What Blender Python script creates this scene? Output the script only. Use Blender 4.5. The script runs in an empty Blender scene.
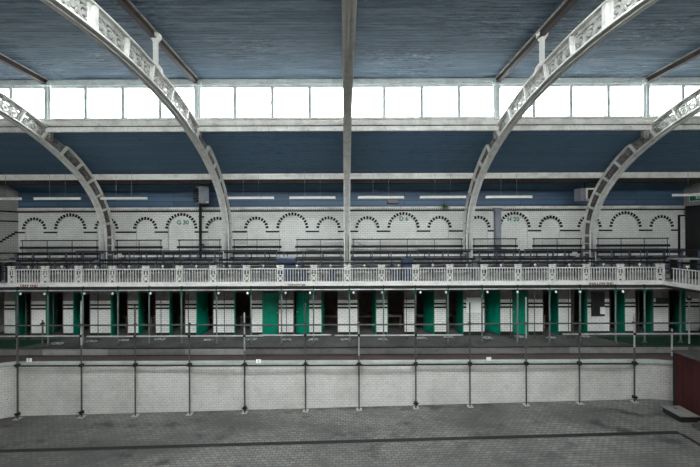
import bpy, math, random
from mathutils import Vector, Matrix
random.seed(7)
SC = bpy.context.scene
COL = SC.collection
PI = math.pi
F, VX, VY, ZC = 310.0, 347.0, 233.0, 4.0      # focal length in px, vanishing point, eye height

# ------------------------------------------------------------------ camera, sky, light, exposure
cd = bpy.data.cameras.new('camera'); cam = bpy.data.objects.new('camera', cd); COL.objects.link(cam)
cam.location = (-.09, 0, ZC); cam.rotation_euler = (PI/2, 0.0038, 0)
cd.sensor_width = 36; cd.lens = F/700*36; cd.shift_x = (3+.09*F/12.3)/700.0; cd.shift_y = -.45/700; cd.clip_start = 0.05
SC.camera = cam

SKY_LOW, SKY_TOP = 8.5, 23.0
w = bpy.data.worlds.new('overcast_sky'); SC.world = w; w.use_nodes = True
bg = w.node_tree.nodes['Background']
bg.inputs[0].default_value = (0.95, 0.98, 1.0, 1)
# overcast sky: several times brighter at the zenith than at the horizon, dim wet roofs below it
_tc = w.node_tree.nodes.new('ShaderNodeTexCoord'); _sp = w.node_tree.nodes.new('ShaderNodeSeparateXYZ')
_cv = w.node_tree.nodes.new('ShaderNodeFloatCurve'); _mp = w.node_tree.nodes.new('ShaderNodeMapRange')
w.node_tree.links.new(_tc.outputs['Generated'], _sp.inputs[0]); w.node_tree.links.new(_sp.outputs[2], _mp.inputs[0])
_mp.inputs[1].default_value = 0.0; _mp.inputs[2].default_value = 1.0; _mp.inputs[3].default_value = SKY_LOW; _mp.inputs[4].default_value = SKY_TOP
w.node_tree.nodes.remove(_cv)
w.node_tree.links.new(_mp.outputs[0], bg.inputs[1])

def portal(name, loc, rot, sx, sy):
    l = bpy.data.lights.new(name, 'AREA'); l.shape = 'RECTANGLE'; l.size = sx; l.size_y = sy
    l.cycles.is_portal = True
    o = bpy.data.objects.new(name, l); COL.objects.link(o); o.location = loc; o.rotation_euler = rot
XL, XR = -14.2, 14.57
YCL = 9.95; YN = 11.6 - YCL                    # clerestory planes, far and near
portal('clerestory_portal_far', (0.18, YCL+.12, 8.22), (PI/2, 0, 0), 28.4, 1.1)
portal('clerestory_portal_near', (0.18, YN-.12, 8.22), (-PI/2, 0, 0), 28.4, 1.1)
SKY_A, SKY_B, SKY_X = 1.95, 4.6, 7.05
portal('added_skylight_portal', (0, (SKY_A+SKY_B)/2, 9.35), (0, 0, 0), 2*SKY_X, SKY_B-SKY_A)

vs = SC.view_settings
vs.view_transform = 'Standard'; vs.look = 'None'; vs.gamma = 1; vs.use_curve_mapping = False
vs.exposure = 0.55
SC.cycles.max_bounces = 8; SC.cycles.diffuse_bounces = 5; SC.cycles.transparent_max_bounces = 12
SC.cycles.sample_clamp_indirect = 6

# ------------------------------------------------------------------ helpers
def X(px, Y): return (px-VX)*Y/F
def Z(py, Y): return ZC + (VY-py)*Y/F

def hexc(r, g, b):
    f = lambda c: (c/255/12.92) if c/255 <= .04045 else ((c/255+.055)/1.055)**2.4
    return (f(r), f(g), f(b), 1)

class Nt:
    def __init__(s, name):
        m = bpy.data.materials.new(name); m.use_nodes = True; s.m = m; s.t = m.node_tree
        s.b = s.t.nodes['Principled BSDF']
    def n(s, typ, **kw):
        nd = s.t.nodes.new(typ)
        for k, v in kw.items(): setattr(nd, k, v)
        return nd
    def l(s, a, b): s.t.links.new(a, b)
    def coords(s, axes='xyz', scale=(1, 1, 1), uv=False):
        tc = s.n('ShaderNodeTexCoord'); sp = s.n('ShaderNodeSeparateXYZ'); cb = s.n('ShaderNodeCombineXYZ')
        s.l(tc.outputs['UV' if uv else 'Object'], sp.inputs[0])
        for i, a in enumerate(axes):
            if a == '0': continue
            src = sp.outputs['xyz'.index(a)]
            if scale[i] != 1:
                mt = s.n('ShaderNodeMath', operation='MULTIPLY'); s.l(src, mt.inputs[0]); mt.inputs[1].default_value = scale[i]; src = mt.outputs[0]
            s.l(src, cb.inputs[i])
        return cb.outputs[0]
    def noise(s, vec, scale, detail=4, rough=.55):
        nn = s.n('ShaderNodeTexNoise'); nn.inputs['Scale'].default_value = scale; nn.inputs['Detail'].default_value = detail
        nn.inputs['Roughness'].default_value = rough; s.l(vec, nn.inputs['Vector']); return nn.outputs[0]
    def ramp(s, fac, a, b, lo=0.0, hi=1.0):
        mr = s.n('ShaderNodeMapRange'); mr.clamp = True
        s.l(fac, mr.inputs[0]); mr.inputs[1].default_value = a; mr.inputs[2].default_value = b
        mr.inputs[3].default_value = lo; mr.inputs[4].default_value = hi; return mr.outputs[0]
    def mix(s, fac, a, b, mode='MIX'):
        mx = s.n('ShaderNodeMix', data_type='RGBA', blend_type=mode)
        for sock, v in ((mx.inputs[0], fac), (mx.inputs[6], a), (mx.inputs[7], b)):
            if hasattr(v, 'is_output'): s.l(v, sock)
            elif isinstance(v, tuple): sock.default_value = v
            else: sock.default_value = v
        return mx.outputs[2]
    def mul(s, a, b):
        m = s.n('ShaderNodeMath', operation='MULTIPLY')
        for sock, v in ((m.inputs[0], a), (m.inputs[1], b)):
            if hasattr(v, 'is_output'): s.l(v, sock)
            else: sock.default_value = v
        return m.outputs[0]
    def bump(s, h, strength=.3, dist=.01):
        bp = s.n('ShaderNodeBump'); bp.inputs['Strength'].default_value = strength; bp.inputs['Distance'].default_value = dist
        s.l(h, bp.inputs['Height']); s.l(bp.outputs[0], s.b.inputs['Normal'])
    def fin(s, col, rough=.6, metal=0.0):
        if hasattr(col, 'is_output'): s.l(col, s.b.inputs['Base Color'])
        else: s.b.inputs['Base Color'].default_value = col
        s.b.inputs['Roughness'].default_value = rough; s.b.inputs['Metallic'].default_value = metal
        return s.m

def paint(name, col, dirt, amount=.5, rough=.5, scale=3.0, metal=0.0):
    s = Nt(name); v = s.coords()
    f = s.ramp(s.noise(v, scale, 6, .65), .45, .75, 0, amount)
    g = s.ramp(s.noise(v, scale*6, 3, .6), .56, .7, 0, amount*.7)
    s.b.inputs['Specular IOR Level'].default_value = .22
    return s.fin(s.mix(g, s.mix(f, col, dirt), dirt), rough, metal)

def bricks(name, base, mortar, axes, bw, bh, msz=.006, dirt=None, amt=.3, rough=.3, var=.08, uv=False, chips=False):
    s = Nt(name); v = s.coords(axes, uv=uv)
    br = s.n('ShaderNodeTexBrick'); s.l(v, br.inputs['Vector'])
    br.inputs['Scale'].default_value = 1; br.inputs['Brick Width'].default_value = bw; br.inputs['Row Height'].default_value = bh
    br.inputs['Mortar Size'].default_value = msz; br.inputs['Mortar Smooth'].default_value = .2
    br.inputs['Color1'].default_value = base
    br.inputs['Color2'].default_value = tuple(c*(1-var) for c in base[:3])+(1,)
    br.inputs['Mortar'].default_value = mortar
    c = br.outputs[0]
    v3 = s.coords()
    if dirt:
        f = s.ramp(s.noise(v3, .9, 7, .62), .42, .72, 0, amt)
        c = s.mix(f, c, dirt)
        f2 = s.ramp(s.noise(v3, 5, 4, .6), .52, .75, 0, amt*.7)
        c = s.mix(f2, c, dirt)
    if chips:
        f3 = s.ramp(s.noise(s.coords('xyz', (5, 5, 14)), 2.0, 2, .5), .66, .70, 0, .55)
        c = s.mix(f3, c, hexc(70, 66, 60))
    s.bump(br.outputs['Fac'], -.25, .004)
    return s.fin(c, rough)

M = {}
WHITE_T = hexc(226, 224, 219)
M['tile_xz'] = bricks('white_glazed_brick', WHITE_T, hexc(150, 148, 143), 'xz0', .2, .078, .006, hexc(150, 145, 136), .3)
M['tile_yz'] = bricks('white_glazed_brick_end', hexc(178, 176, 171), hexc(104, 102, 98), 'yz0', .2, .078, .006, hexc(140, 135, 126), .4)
M['tile_pool'] = bricks('pool_wall_tile', hexc(204, 201, 196), hexc(168, 163, 157), 'xy0', .165, .083, .007, hexc(116, 111, 105), .4, uv=True, chips=True)
M['tile_green'] = paint('dark_green_glazed_brick', hexc(8, 20, 18), hexc(4, 9, 8), .5, .5)

def floor_mat():
    s = Nt('pool_floor_tile'); v = s.coords('xy0')
    br = s.n('ShaderNodeTexBrick'); s.l(v, br.inputs['Vector'])
    for k, val in (('Scale', 1), ('Brick Width', .17), ('Row Height', .085), ('Mortar Size', .009), ('Mortar Smooth', .3)): br.inputs[k].default_value = val
    br.inputs['Color1'].default_value = hexc(124, 122, 118); br.inputs['Color2'].default_value = hexc(104, 102, 99)
    br.inputs['Mortar'].default_value = hexc(54, 53, 51)
    c = br.outputs[0]
    big = s.noise(s.coords('xyz', (.55, 1, 1)), .55, 6, .6)
    c = s.mix(s.ramp(big, .40, .62, 0, .8), c, hexc(62, 61, 59))
    sm = s.noise(s.coords('xyz', (.6, 1, 1)), 1.6, 5, .6)
    c = s.mix(s.ramp(sm, .56, .68, 0, .8), c, hexc(30, 29, 29))
    fine = s.noise(s.coords(), 9, 5, .7)
    c = s.mix(s.ramp(fine, .4, .75, 0, .5), c, hexc(50, 49, 47))
    lt = s.noise(s.coords('xyz', (2.5, 4, 1)), 2.2, 3, .6)
    c = s.mix(s.ramp(lt, .68, .74, 0, .35), c, hexc(140, 138, 134))
    s.bump(br.outputs['Fac'], -.4, .006)
    return s.fin(c, .7)
M['pool_floor'] = floor_mat()

def board_mat(name, base, alt, light, dark, peel, sl=1.0, row=.105):
    s = Nt(name); v = s.coords('xy0')
    br = s.n('ShaderNodeTexBrick'); s.l(v, br.inputs['Vector'])
    for k, val in (('Scale', 1), ('Brick Width', 4.6), ('Row Height', row), ('Mortar Size', .007), ('Mortar Smooth', .3), ('Bias', 0)): br.inputs[k].default_value = val
    br.inputs['Color1'].default_value = base; br.inputs['Color2'].default_value = alt
    br.inputs['Mortar'].default_value = dark
    c = br.outputs[0]
    n1 = s.noise(s.coords('xyz', (.35, 3, 1)), 2.5, 6, .7)
    c = s.mix(s.ramp(n1, .45, .75, 0, .55*peel), c, light)
    n0 = s.noise(s.coords('xyz', (.35, .7, 1)), .8, 3, .5)
    n2 = s.noise(s.coords('xyz', (1.3, 9, 1)), 3.6, 6, .75)
    m2 = s.mul(s.ramp(n2, .575, .62, 0, 1), s.ramp(n0, .48, .62, .08, .8))
    c = s.mix(s.mul(m2, .75*peel), c, hexc(160, 168, 178))
    n3 = s.noise(s.coords('xyz', (.9, 9, 1)), 2.4, 5, .65)
    m3 = s.mul(s.ramp(n3, .56, .60, 0, 1), s.ramp(n0, .40, .56, .3, 1))
    c = s.mix(s.mul(m3, .8*peel), c, hexc(20, 22, 26))
    s.bump(br.outputs['Fac'], -.5, .008)
    s.b.inputs['Specular IOR Level'].default_value = .12
    return s.fin(c, .7)
M['ceil_up'] = board_mat('weathered_blue_boards', hexc(68, 83, 94), hexc(52, 66, 78), hexc(112, 124, 132), hexc(18, 24, 30), 1.0)
M['ceil_low'] = board_mat('deep_blue_boards', hexc(86, 110, 130), hexc(80, 104, 124), hexc(98, 122, 146), hexc(54, 72, 94), .4)
def blue_wall():
    s = Nt('blue_wall_boards'); v = s.coords('xz0')
    br = s.n('ShaderNodeTexBrick'); s.l(v, br.inputs['Vector'])
    for k, val in (('Scale', 1), ('Brick Width', 5), ('Row Height', .2), ('Mortar Size', .008)): br.inputs[k].default_value = val
    br.inputs['Color1'].default_value = hexc(72, 100, 126); br.inputs['Color2'].default_value = hexc(56, 76, 98); br.inputs['Mortar'].default_value = hexc(22, 34, 52)
    return s.fin(br.outputs[0], .5)
M['blue_wall'] = blue_wall()
M['iron'] = paint('chalky_white_iron', hexc(206, 204, 199), hexc(110, 104, 96), .45, .6, 5)
M['iron_grey'] = paint('grubby_white_iron', hexc(154, 152, 147), hexc(56, 52, 48), .8, .65, 7)
def grimy_iron():
    s = Nt('grimy_iron_darker_low'); v = s.coords()
    c = s.mix(s.ramp(s.noise(v, 7, 5, .65), .42, .68, 0, .85), hexc(166, 164, 159), hexc(56, 52, 48))
    sp = s.n('ShaderNodeSeparateXYZ'); s.l(v, sp.inputs[0])     # darker towards the lower half of the ribs, broken by noise
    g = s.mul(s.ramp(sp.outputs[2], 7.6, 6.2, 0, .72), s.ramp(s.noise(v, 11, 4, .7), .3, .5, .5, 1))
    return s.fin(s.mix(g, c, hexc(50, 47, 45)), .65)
M['scroll'] = grimy_iron()
M['cream'] = paint('cream_beam_paint', hexc(226, 223, 217), hexc(104, 96, 86), .5, .6, 2.5)
M['frame'] = paint('grey_green_window_paint', hexc(192, 198, 196), hexc(104, 104, 98), .5, .6, 3)
M['rust'] = paint('brown_rusted_steel', hexc(50, 42, 37), hexc(20, 17, 15), .8, .7, 5)
M['balu'] = paint('white_balustrade_paint', hexc(206, 204, 199), hexc(116, 110, 104), .5, .5, 5)
M['fascia'] = paint('white_fascia_paint', hexc(214, 211, 206), hexc(124, 118, 110), .45, .5, 2)
M['steel'] = paint('scaffold_tube_steel', hexc(84, 84, 83), hexc(40, 39, 38), .7, .5, 4, .25)
M['galv'] = paint('bright_galvanised_tube', hexc(170, 170, 168), hexc(98, 96, 92), .6, .45, 4, .25)
M['coupler'] = paint('black_coupler_iron', hexc(38, 37, 36), hexc(18, 17, 17), .5, .6, 8, .2)
M['green'] = paint('emerald_door_paint', hexc(0, 122, 96), hexc(0, 66, 54), .5, .45, 3)
M['green_dk'] = paint('green_cast_capital', hexc(30, 118, 92), hexc(20, 62, 52), .5, .5, 6)
M['bench'] = paint('dark_bench_timber', hexc(34, 33, 34), hexc(16, 15, 16), .6, .5, 3)
M['blackrail'] = paint('black_rail_paint', hexc(18, 18, 21), hexc(9, 9, 10), .5, .4, 5)
M['blueleg'] = paint('slate_blue_post_paint', hexc(84, 92, 112), hexc(48, 52, 62), .5, .5, 5)
M['tier'] = paint('worn_gallery_steps', hexc(142, 141, 139), hexc(66, 65, 64), .7, .8, 1.6)
M['deck'] = paint('damp_concrete_deck', hexc(84, 83, 81), hexc(34, 34, 33), .75, .75, 1.3)
M['kerb'] = paint('concrete_kerb', hexc(104, 102, 99), hexc(64, 62, 60), .7, .8, 1.2)
M['kerb_pale'] = paint('pale_concrete_kerb', hexc(136, 134, 130), hexc(84, 82, 78), .6, .8, 1.5)
M['redtile'] = paint('dull_red_tile', hexc(78, 65, 64), hexc(62, 58, 57), .8, .5, 1.2)
M['coping'] = paint('pale_coping_tile', hexc(164, 168, 162), hexc(108, 110, 104), .5, .4, 1.5)
M['wood_dk'] = paint('dark_cubicle_timber', hexc(84, 68, 62), hexc(36, 30, 28), .7, .5, 3)
M['bench_in'] = paint('grey_cubicle_bench', hexc(128, 118, 110), hexc(70, 62, 58), .6, .5, 3)
M['grey_brown'] = paint('plain_grey_brown', hexc(128, 122, 118), hexc(70, 66, 63), .6, .6, 4)
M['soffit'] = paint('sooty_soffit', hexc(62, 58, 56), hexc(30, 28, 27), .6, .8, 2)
M['turf'] = paint('dark_green_matting', hexc(26, 62, 44), hexc(14, 30, 24), .7, .9, 6)
M['redbox'] = paint('oxblood_painted_boards', hexc(64, 30, 30), hexc(38, 20, 20), .7, .6, 2)
M['felt'] = paint('grey_roofing_felt', hexc(72, 72, 70), hexc(42, 42, 41), .7, .85, 3)
M['column'] = paint('grey_green_column_paint', hexc(96, 112, 106), hexc(54, 60, 57), .6, .5, 5)
M['bounce_roof'] = paint('pale_bounce_roofing', hexc(170, 172, 174), hexc(130, 130, 130), .5, .7, 2)
M['slab'] = paint('pale_grey_board', hexc(150, 148, 142), hexc(96, 93, 88), .5, .7, 4)
M['hatch'] = paint('scuffed_grey_board', hexc(118, 116, 112), hexc(74, 72, 69), .5, .8, 4)
M['lamp'] = paint('off_white_enamel', hexc(226, 222, 212), hexc(170, 160, 146), .4, .4, 4)
M['white'] = paint('clean_white', hexc(238, 238, 234), hexc(190, 188, 182), .2, .4, 4)
M['box_grey'] = paint('grey_sheet_metal', hexc(132, 134, 142), hexc(90, 90, 94), .4, .5, 4)
M['dark'] = paint('near_black_board', hexc(40, 39, 40), hexc(24, 23, 24), .5, .6, 2)
M['bluebox'] = paint('dusty_blue_plastic', hexc(50, 62, 84), hexc(30, 38, 52), .5, .5, 5)
M['red_ink'] = paint('dark_red_lettering', hexc(96, 22, 30), hexc(70, 20, 26), .3, .6)
M['black_ink'] = paint('black_lettering', hexc(34, 32, 32), hexc(20, 20, 20), .3, .6)
M['green_ink'] = paint('green_lettering', hexc(40, 122, 92), hexc(30, 90, 70), .3, .6)
M['leaf'] = paint('fern_green', hexc(84, 124, 56), hexc(46, 78, 34), .5, .6, 12)
M['drain'] = paint('black_channel', hexc(36, 35, 34), hexc(58, 56, 54), .5, .7, 4)

def glass():
    s = Nt('window_glass'); t = s.t
    t.nodes.remove(s.b); out = t.nodes['Material Output']
    tr = s.n('ShaderNodeBsdfTransparent'); tr.inputs[0].default_value = (.95, .97, .97, 1)
    gl = s.n('ShaderNodeBsdfGlossy'); gl.inputs['Roughness'].default_value = .15
    mx = s.n('ShaderNodeMixShader'); mx.inputs[0].default_value = .06
    s.l(tr.outputs[0], mx.inputs[1]); s.l(gl.outputs[0], mx.inputs[2]); s.l(mx.outputs[0], out.inputs[0])
    return s.m
M['glass'] = glass()

class MB:
    """collects shapes for ONE mesh"""
    def __init__(s): s.v = []; s.f = []; s.mi = []; s.uv = {}
    def poly(s, pts, mi=0, uvs=None):
        i = len(s.v); s.v += [tuple(p) for p in pts]; s.f.append(tuple(range(i, i+len(pts)))); s.mi.append(mi)
        if uvs: s.uv[len(s.f)-1] = uvs
    def hexa(s, c, mi=0):                       # 8 corners: bottom loop, top loop
        i = len(s.v); s.v += [tuple(p) for p in c]
        for q in ((3, 2, 1, 0), (4, 5, 6, 7), (0, 1, 5, 4), (1, 2, 6, 5), (2, 3, 7, 6), (3, 0, 4, 7)):
            s.f.append(tuple(i+k for k in q)); s.mi.append(mi)
        return s
    def box(s, x0, x1, y0, y1, z0, z1, mi=0):
        if x0 > x1: x0, x1 = x1, x0
        if y0 > y1: y0, y1 = y1, y0
        if z0 > z1: z0, z1 = z1, z0
        return s.hexa([(x0, y0, z0), (x1, y0, z0), (x1, y1, z0), (x0, y1, z0), (x0, y0, z1), (x1, y0, z1), (x1, y1, z1), (x0, y1, z1)], mi)
    def tube(s, a, b, r, n=8, mi=0, r2=None):
        a, b = Vector(a), Vector(b); d = (b-a).normalized()
        u = d.cross(Vector((0, 0, 1)) if abs(d.z) < .9 else Vector((1, 0, 0))).normalized(); w_ = d.cross(u)
        r2 = r if r2 is None else r2; i = len(s.v)
        for p, rr in ((a, r), (b, r2)):
            for k in range(n):
                t = 2*PI*k/n; s.v.append(tuple(p+u*math.cos(t)*rr+w_*math.sin(t)*rr))
        for k in range(n):
            k2 = (k+1) % n; s.f.append((i+k, i+k2, i+n+k2, i+n+k)); s.mi.append(mi)
        s.f.append(tuple(i+k for k in reversed(range(n)))); s.mi.append(mi)
        s.f.append(tuple(i+n+k for k in range(n))); s.mi.append(mi)
        return s
    def path(s, pts, r, n=6, mi=0):
        for a, b in zip(pts, pts[1:]): s.tube(a, b, r, n, mi)
        return s
    def lathe(s, prof, c, n=12, mi=0):          # prof [(r, z)]
        i = len(s.v)
        for r, z in prof:
            for k in range(n):
                t = 2*PI*k/n; s.v.append((c[0]+r*math.cos(t), c[1]+r*math.sin(t), c[2]+z))
        for j in range(len(prof)-1):
            for k in range(n):
                k2 = (k+1) % n; s.f.append((i+j*n+k, i+j*n+k2, i+(j+1)*n+k2, i+(j+1)*n+k)); s.mi.append(mi)
        s.f.append(tuple(i+k for k in reversed(range(n)))); s.mi.append(mi)
        m = i+(len(prof)-1)*n; s.f.append(tuple(m+k for k in range(n))); s.mi.append(mi)
        return s
    def data(s, name, mats, bevel=0):
        me = bpy.data.meshes.new(name); me.from_pydata(s.v, [], s.f)
        for m in (mats if isinstance(mats, (list, tuple)) else [mats]): me.materials.append(M[m])
        me.polygons.foreach_set('material_index', s.mi)
        if s.uv:
            ul = me.uv_layers.new(name='uv')
            for pi_, uvs in s.uv.items():
                for li, q in zip(me.polygons[pi_].loop_indices, uvs): ul.data[li].uv = q
        me.update(); return me
    def build(s, name, mats, parent=None, loc=None, bevel=0):
        o = bpy.data.objects.new(name, s.data(name, mats)); COL.objects.link(o)
        if parent is not None: o.parent = parent
        if loc is not None: o.location = loc
        if bevel:
            b = o.modifiers.new('edge', 'BEVEL'); b.width = bevel; b.segments = 2; b.limit_method = 'ANGLE'
        return o

def tag(o, label=None, cat=None, group=None, kind=None):
    if label: o['label'] = label
    if cat: o['category'] = cat
    if group: o['group'] = group
    if kind: o['kind'] = kind
    return o
def thing(name, label, cat, loc=(0, 0, 0), group=None, rz=0):
    o = bpy.data.objects.new(name, None); COL.objects.link(o); o.location = loc; o.rotation_euler = (0, 0, rz)
    o.empty_display_size = .1
    return tag(o, label, cat, group)
def copy_tree(o, parent=None):
    c = o.copy(); COL.objects.link(c)
    if parent is not None: c.parent = parent
    for ch in list(o.children): copy_tree(ch, c)
    return c
def struct(name, mb, mats, parent=None):
    o = mb.build(name, mats, parent)
    if parent is None: o['kind'] = 'structure'
    return o
ORD = ['first', 'second', 'third', 'fourth', 'fifth', 'sixth', 'seventh', 'eighth', 'ninth', 'tenth', 'eleventh', 'twelfth', 'thirteenth',
       'fourteenth', 'fifteenth', 'sixteenth', 'seventeenth', 'eighteenth', 'nineteenth', 'twentieth', 'twenty-first', 'twenty-second',
       'twenty-third', 'twenty-fourth', 'twenty-fifth', 'twenty-sixth']
def nth(i, n):                                  # counted from the nearer end of the photo
    if i == 0: return 'leftmost'
    if i == n-1: return 'rightmost'
    if i < n/2: return ORD[i]+' from the left'
    return ORD[n-1-i]+' from the right'
def text(name, body, size, loc, rot, mat, parent=None, align='CENTER', sx=1.0):
    cu = bpy.data.curves.new(name, 'FONT'); cu.body = body; cu.size = size; cu.extrude = .002; cu.offset = size*.025; cu.align_x = align
    cu.align_y = 'CENTER'; cu.resolution_u = 2; cu.materials.append(M[mat])
    tmp = bpy.data.objects.new(name, cu); COL.objects.link(tmp)
    dg = bpy.context.evaluated_depsgraph_get(); me = bpy.data.meshes.new_from_object(tmp.evaluated_get(dg))
    bpy.data.objects.remove(tmp)
    o = bpy.data.objects.new(name, me); COL.objects.link(o); o.location = loc; o.rotation_euler = rot; o.scale = (sx, 1, 1)
    if parent is not None: o.parent = parent
    return o
FRONT = (PI/2, 0, 0)                             # text facing the camera side (-Y)

# ------------------------------------------------------------------ the shell
CF, YG, YW = 12.05, 11.0, 13.4                   # cubicle front, gallery edge, rear tiled wall
ZT = Z(209.5, YW)
# rear wall: white glazed brick with blind arches and green voussoirs
def back_wall():
    m = MB(); z0 = 2.0; zt = 5.0
    arches = []
    for cx in (-11.95, -7.15, -2.35, 2.45, 7.25, 12.05):
        arches += [(cx-1.56, .40, .53, 11), (cx, .57, .70, 15), (cx+1.56, .40, .53, 11)]
    arches.sort(); zc = 4.2; rec = .06
    xs = XL
    for cx, ri, ro, nv in arches:
        m.poly([(xs, YW, z0), (cx-ri, YW, z0), (cx-ri, YW, zt), (xs, YW, zt)])
        N = 20; pr = None
        for k in range(N+1):
            t = PI-PI*k/N; p = (cx+ri*math.cos(t), zc+ri*math.sin(t))
            if pr:
                m.poly([(pr[0], YW, pr[1]), (p[0], YW, p[1]), (p[0], YW, zt), (pr[0], YW, zt)])
                m.poly([(pr[0], YW, pr[1]), (pr[0], YW+rec, pr[1]), (p[0], YW+rec, p[1]), (p[0], YW, p[1])])
            pr = p
        for sgn in (-1, 1):
            x = cx+sgn*ri; m.poly([(x, YW, z0), (x, YW+rec, z0), (x, YW+rec, zc), (x, YW, zc)])
        for k in range(nv):                      # green voussoirs, each a radial block set among white ones
            t = PI*(k+.5)/nv; dt = PI/nv*.36
            c = []
            for yy in (YW-.006, YW+.01):
                for rr, tt in ((ri+.005, t-dt), (ro, t-dt*.9), (ro, t+dt*.9), (ri+.005, t+dt)):
                    c.append((cx+rr*math.cos(tt), yy, zc+rr*math.sin(tt)))
            m.hexa(c, 1)
        xs = cx+ri
    m.poly([(xs, YW, z0), (XR, YW, z0), (XR, YW, zt), (xs, YW, zt)])
    m.poly([(XL, YW+rec, z0), (XR, YW+rec, z0), (XR, YW+rec, zt), (XL, YW+rec, zt)])
    edges = [XL]
    for cx, ri, ro, nv in arches: edges += [cx-ri, cx+ri]
    edges.append(XR)
    for a, b in zip(edges[::2], edges[1::2]): m.box(a, b, YW-.006, YW+.01, 4.035, 4.105, 1)
    m.box(XL, XR, YW-.01, YW+.02, 4.935, 4.99, 1)
    m.box(XL, XR, YW, YW+.3, zt, 6.3, 2)
    return struct('wall_back', m, ['tile_xz', 'tile_green', 'blue_wall'])
back_wall()
m = MB()                                        # moulded cornice with dentils above the tiling
m.box(XL, XR, YW-.05, YW, 5.05, 5.13)
x = XL
while x < XR: m.box(x, x+.045, YW-.035, YW, 5.0, 5.05); x += .09
struct('trim_1', m, 'cream')

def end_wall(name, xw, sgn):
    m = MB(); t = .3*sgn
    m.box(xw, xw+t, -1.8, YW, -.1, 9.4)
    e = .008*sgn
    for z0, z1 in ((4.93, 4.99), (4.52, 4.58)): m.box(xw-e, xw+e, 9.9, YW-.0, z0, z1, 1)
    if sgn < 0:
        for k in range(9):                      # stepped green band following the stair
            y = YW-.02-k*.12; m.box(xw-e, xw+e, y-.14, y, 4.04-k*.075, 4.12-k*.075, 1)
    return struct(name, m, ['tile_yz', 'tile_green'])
end_wall('wall_left', XL, -1)
end_wall('wall_right', XR, 1)

# roofs
def slab_strip(m, pts, x0, x1, t=.05, mi=0):
    for (y0, z0), (y1, z1) in zip(pts, pts[1:]):
        m.hexa([(x0, y0, z0), (x1, y0, z0), (x1, y1, z1), (x0, y1, z1), (x0, y0, z0+t), (x1, y0, z0+t), (x1, y1, z1+t), (x0, y1, z1+t)], mi)
ZA, ZB = 8.93, 9.12
m = MB()
slab_strip(m, [(YCL-.02, ZA), (SKY_B, ZB)][::-1], XL, XR)
slab_strip(m, [(YN+.02, ZA), (SKY_A, ZB)], XL, XR)
for a, b in ((XL, -SKY_X), (SKY_X, XR)): m.box(a, b, SKY_A, SKY_B, ZB, ZB+.05)
struct('ceiling', m, 'ceil_up')
m = MB()
slab_strip(m, [(YCL, 7.29), (12.2, 6.34), (YW, 5.84)], XL, XR)
slab_strip(m, [(-1.8, 5.84), (-.6, 6.34), (YN, 7.29)], XL, XR)
struct('ceiling_aisle', m, 'ceil_low')
# lead: unseen pale roof added outside to bounce light onto the ceiling
m = MB(); slab_strip(m, [(YCL+.25, 7.45), (YW+.6, 6.1)], XL, XR, .04); struct('roof_bounce', m, 'bounce_roof')
# unseen skylight added in the near roof slope to light the hall
m = MB()
m.box(-SKY_X-.1, SKY_X+.1, SKY_A-.1, SKY_A, ZB, ZB+.3); m.box(-SKY_X-.1, SKY_X+.1, SKY_B, SKY_B+.1, ZB+.0, ZB+.3)
m.box(-SKY_X-.1, -SKY_X, SKY_A, SKY_B, ZB, ZB+.3); m.box(SKY_X, SKY_X+.1, SKY_A, SKY_B, ZB, ZB+.3)
xx = -SKY_X
while xx <= SKY_X+.01: m.box(xx-.03, xx+.03, SKY_A, SKY_B, ZB+.1, ZB+.16); xx += 1.175
sk = struct('window_7', m, 'frame')
m = MB(); m.box(-SKY_X, SKY_X, SKY_A, SKY_B, ZB+.12, ZB+.126); m.build('glass', 'glass', sk)

# clerestories
BAYS = [XL, -9.6, -4.8, 0, 4.8, 9.6, XR]
def clerestory(yc, sgn, n0):
    y0, y1 = sorted((yc, yc+.16*sgn))
    for i in range(6):
        a, b = BAYS[i]+(.1 if i else 0), BAYS[i+1]-(.1 if i < 5 else 0)
        m = MB(); m.box(a, b, y0+.03, y1-.03, 7.66, 7.74); m.box(a, b, y0+.03, y1-.03, 8.70, 8.78)
        pts = [BAYS[i]+1.2*k for k in (1, 2, 3)] if i < 5 else [BAYS[5]+1.2*k for k in (1, 2, 3, 4)]
        if i == 0: pts = [-9.6-1.2*k for k in (1, 2, 3)]
        for p in pts:
            if a+.1 < p < b-.1: m.box(p-.05, p+.05, y0, y1-.02, 7.7, 8.75)
        o = struct('window_%d' % (n0+i), m, 'frame')
        g = MB(); ym = (y0+y1)/2; g.box(a, b, ym-.003, ym+.003, 7.7, 8.75); g.build('glass', 'glass', o)
clerestory(YCL, 1, 1)
clerestory(YN, -1, 8)
def cl_trim(yc, sgn, k):
    m = MB(); e = sgn
    m.box(XL, XR, yc-.02*e, yc+.18*e, 8.76, 8.95)
    m.box(XL, XR, yc-.05*e, yc+.02*e, 8.84, 8.93)
    struct('trim_%d' % k, m, 'frame')
    m = MB()
    m.box(XL, XR, yc-.02*e, yc+.22*e, 7.50, 7.68); m.box(XL, XR, yc-.07*e, yc+.02*e, 7.63, 7.685)
    m.box(XL, XR, yc+.0*e, yc+.2*e, 7.27, 7.50); m.box(XL, XR, yc-.04*e, yc+.02*e, 7.27, 7.42)
    m.box(XL, XR, yc-.055*e, yc-.0*e, 7.42, 7.445, 1)
    struct('trim_%d' % (k+1), m, ['cream', 'rust'])
cl_trim(YCL, 1, 2); cl_trim(YN, -1, 4)
# beam along the foot of the aisle roof, with a dark brown strip below it
def eaves(yb, sgn, k):
    m = MB(); e = sgn
    m.box(XL, XR, yb, yb+.16*e, 6.10, 6.36); m.box(XL, XR, yb-.05*e, yb, 6.27, 6.34); m.box(XL, XR, yb-.03*e, yb, 6.08, 6.12, 1)
    m.box(XL, XR, yb+.02*e, yb+.3*e, 5.98, 6.10, 1)
    struct('trim_%d' % k, m, ['cream', 'rust'])
eaves(12.2, 1, 6); eaves(-.6, -1, 7)
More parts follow.
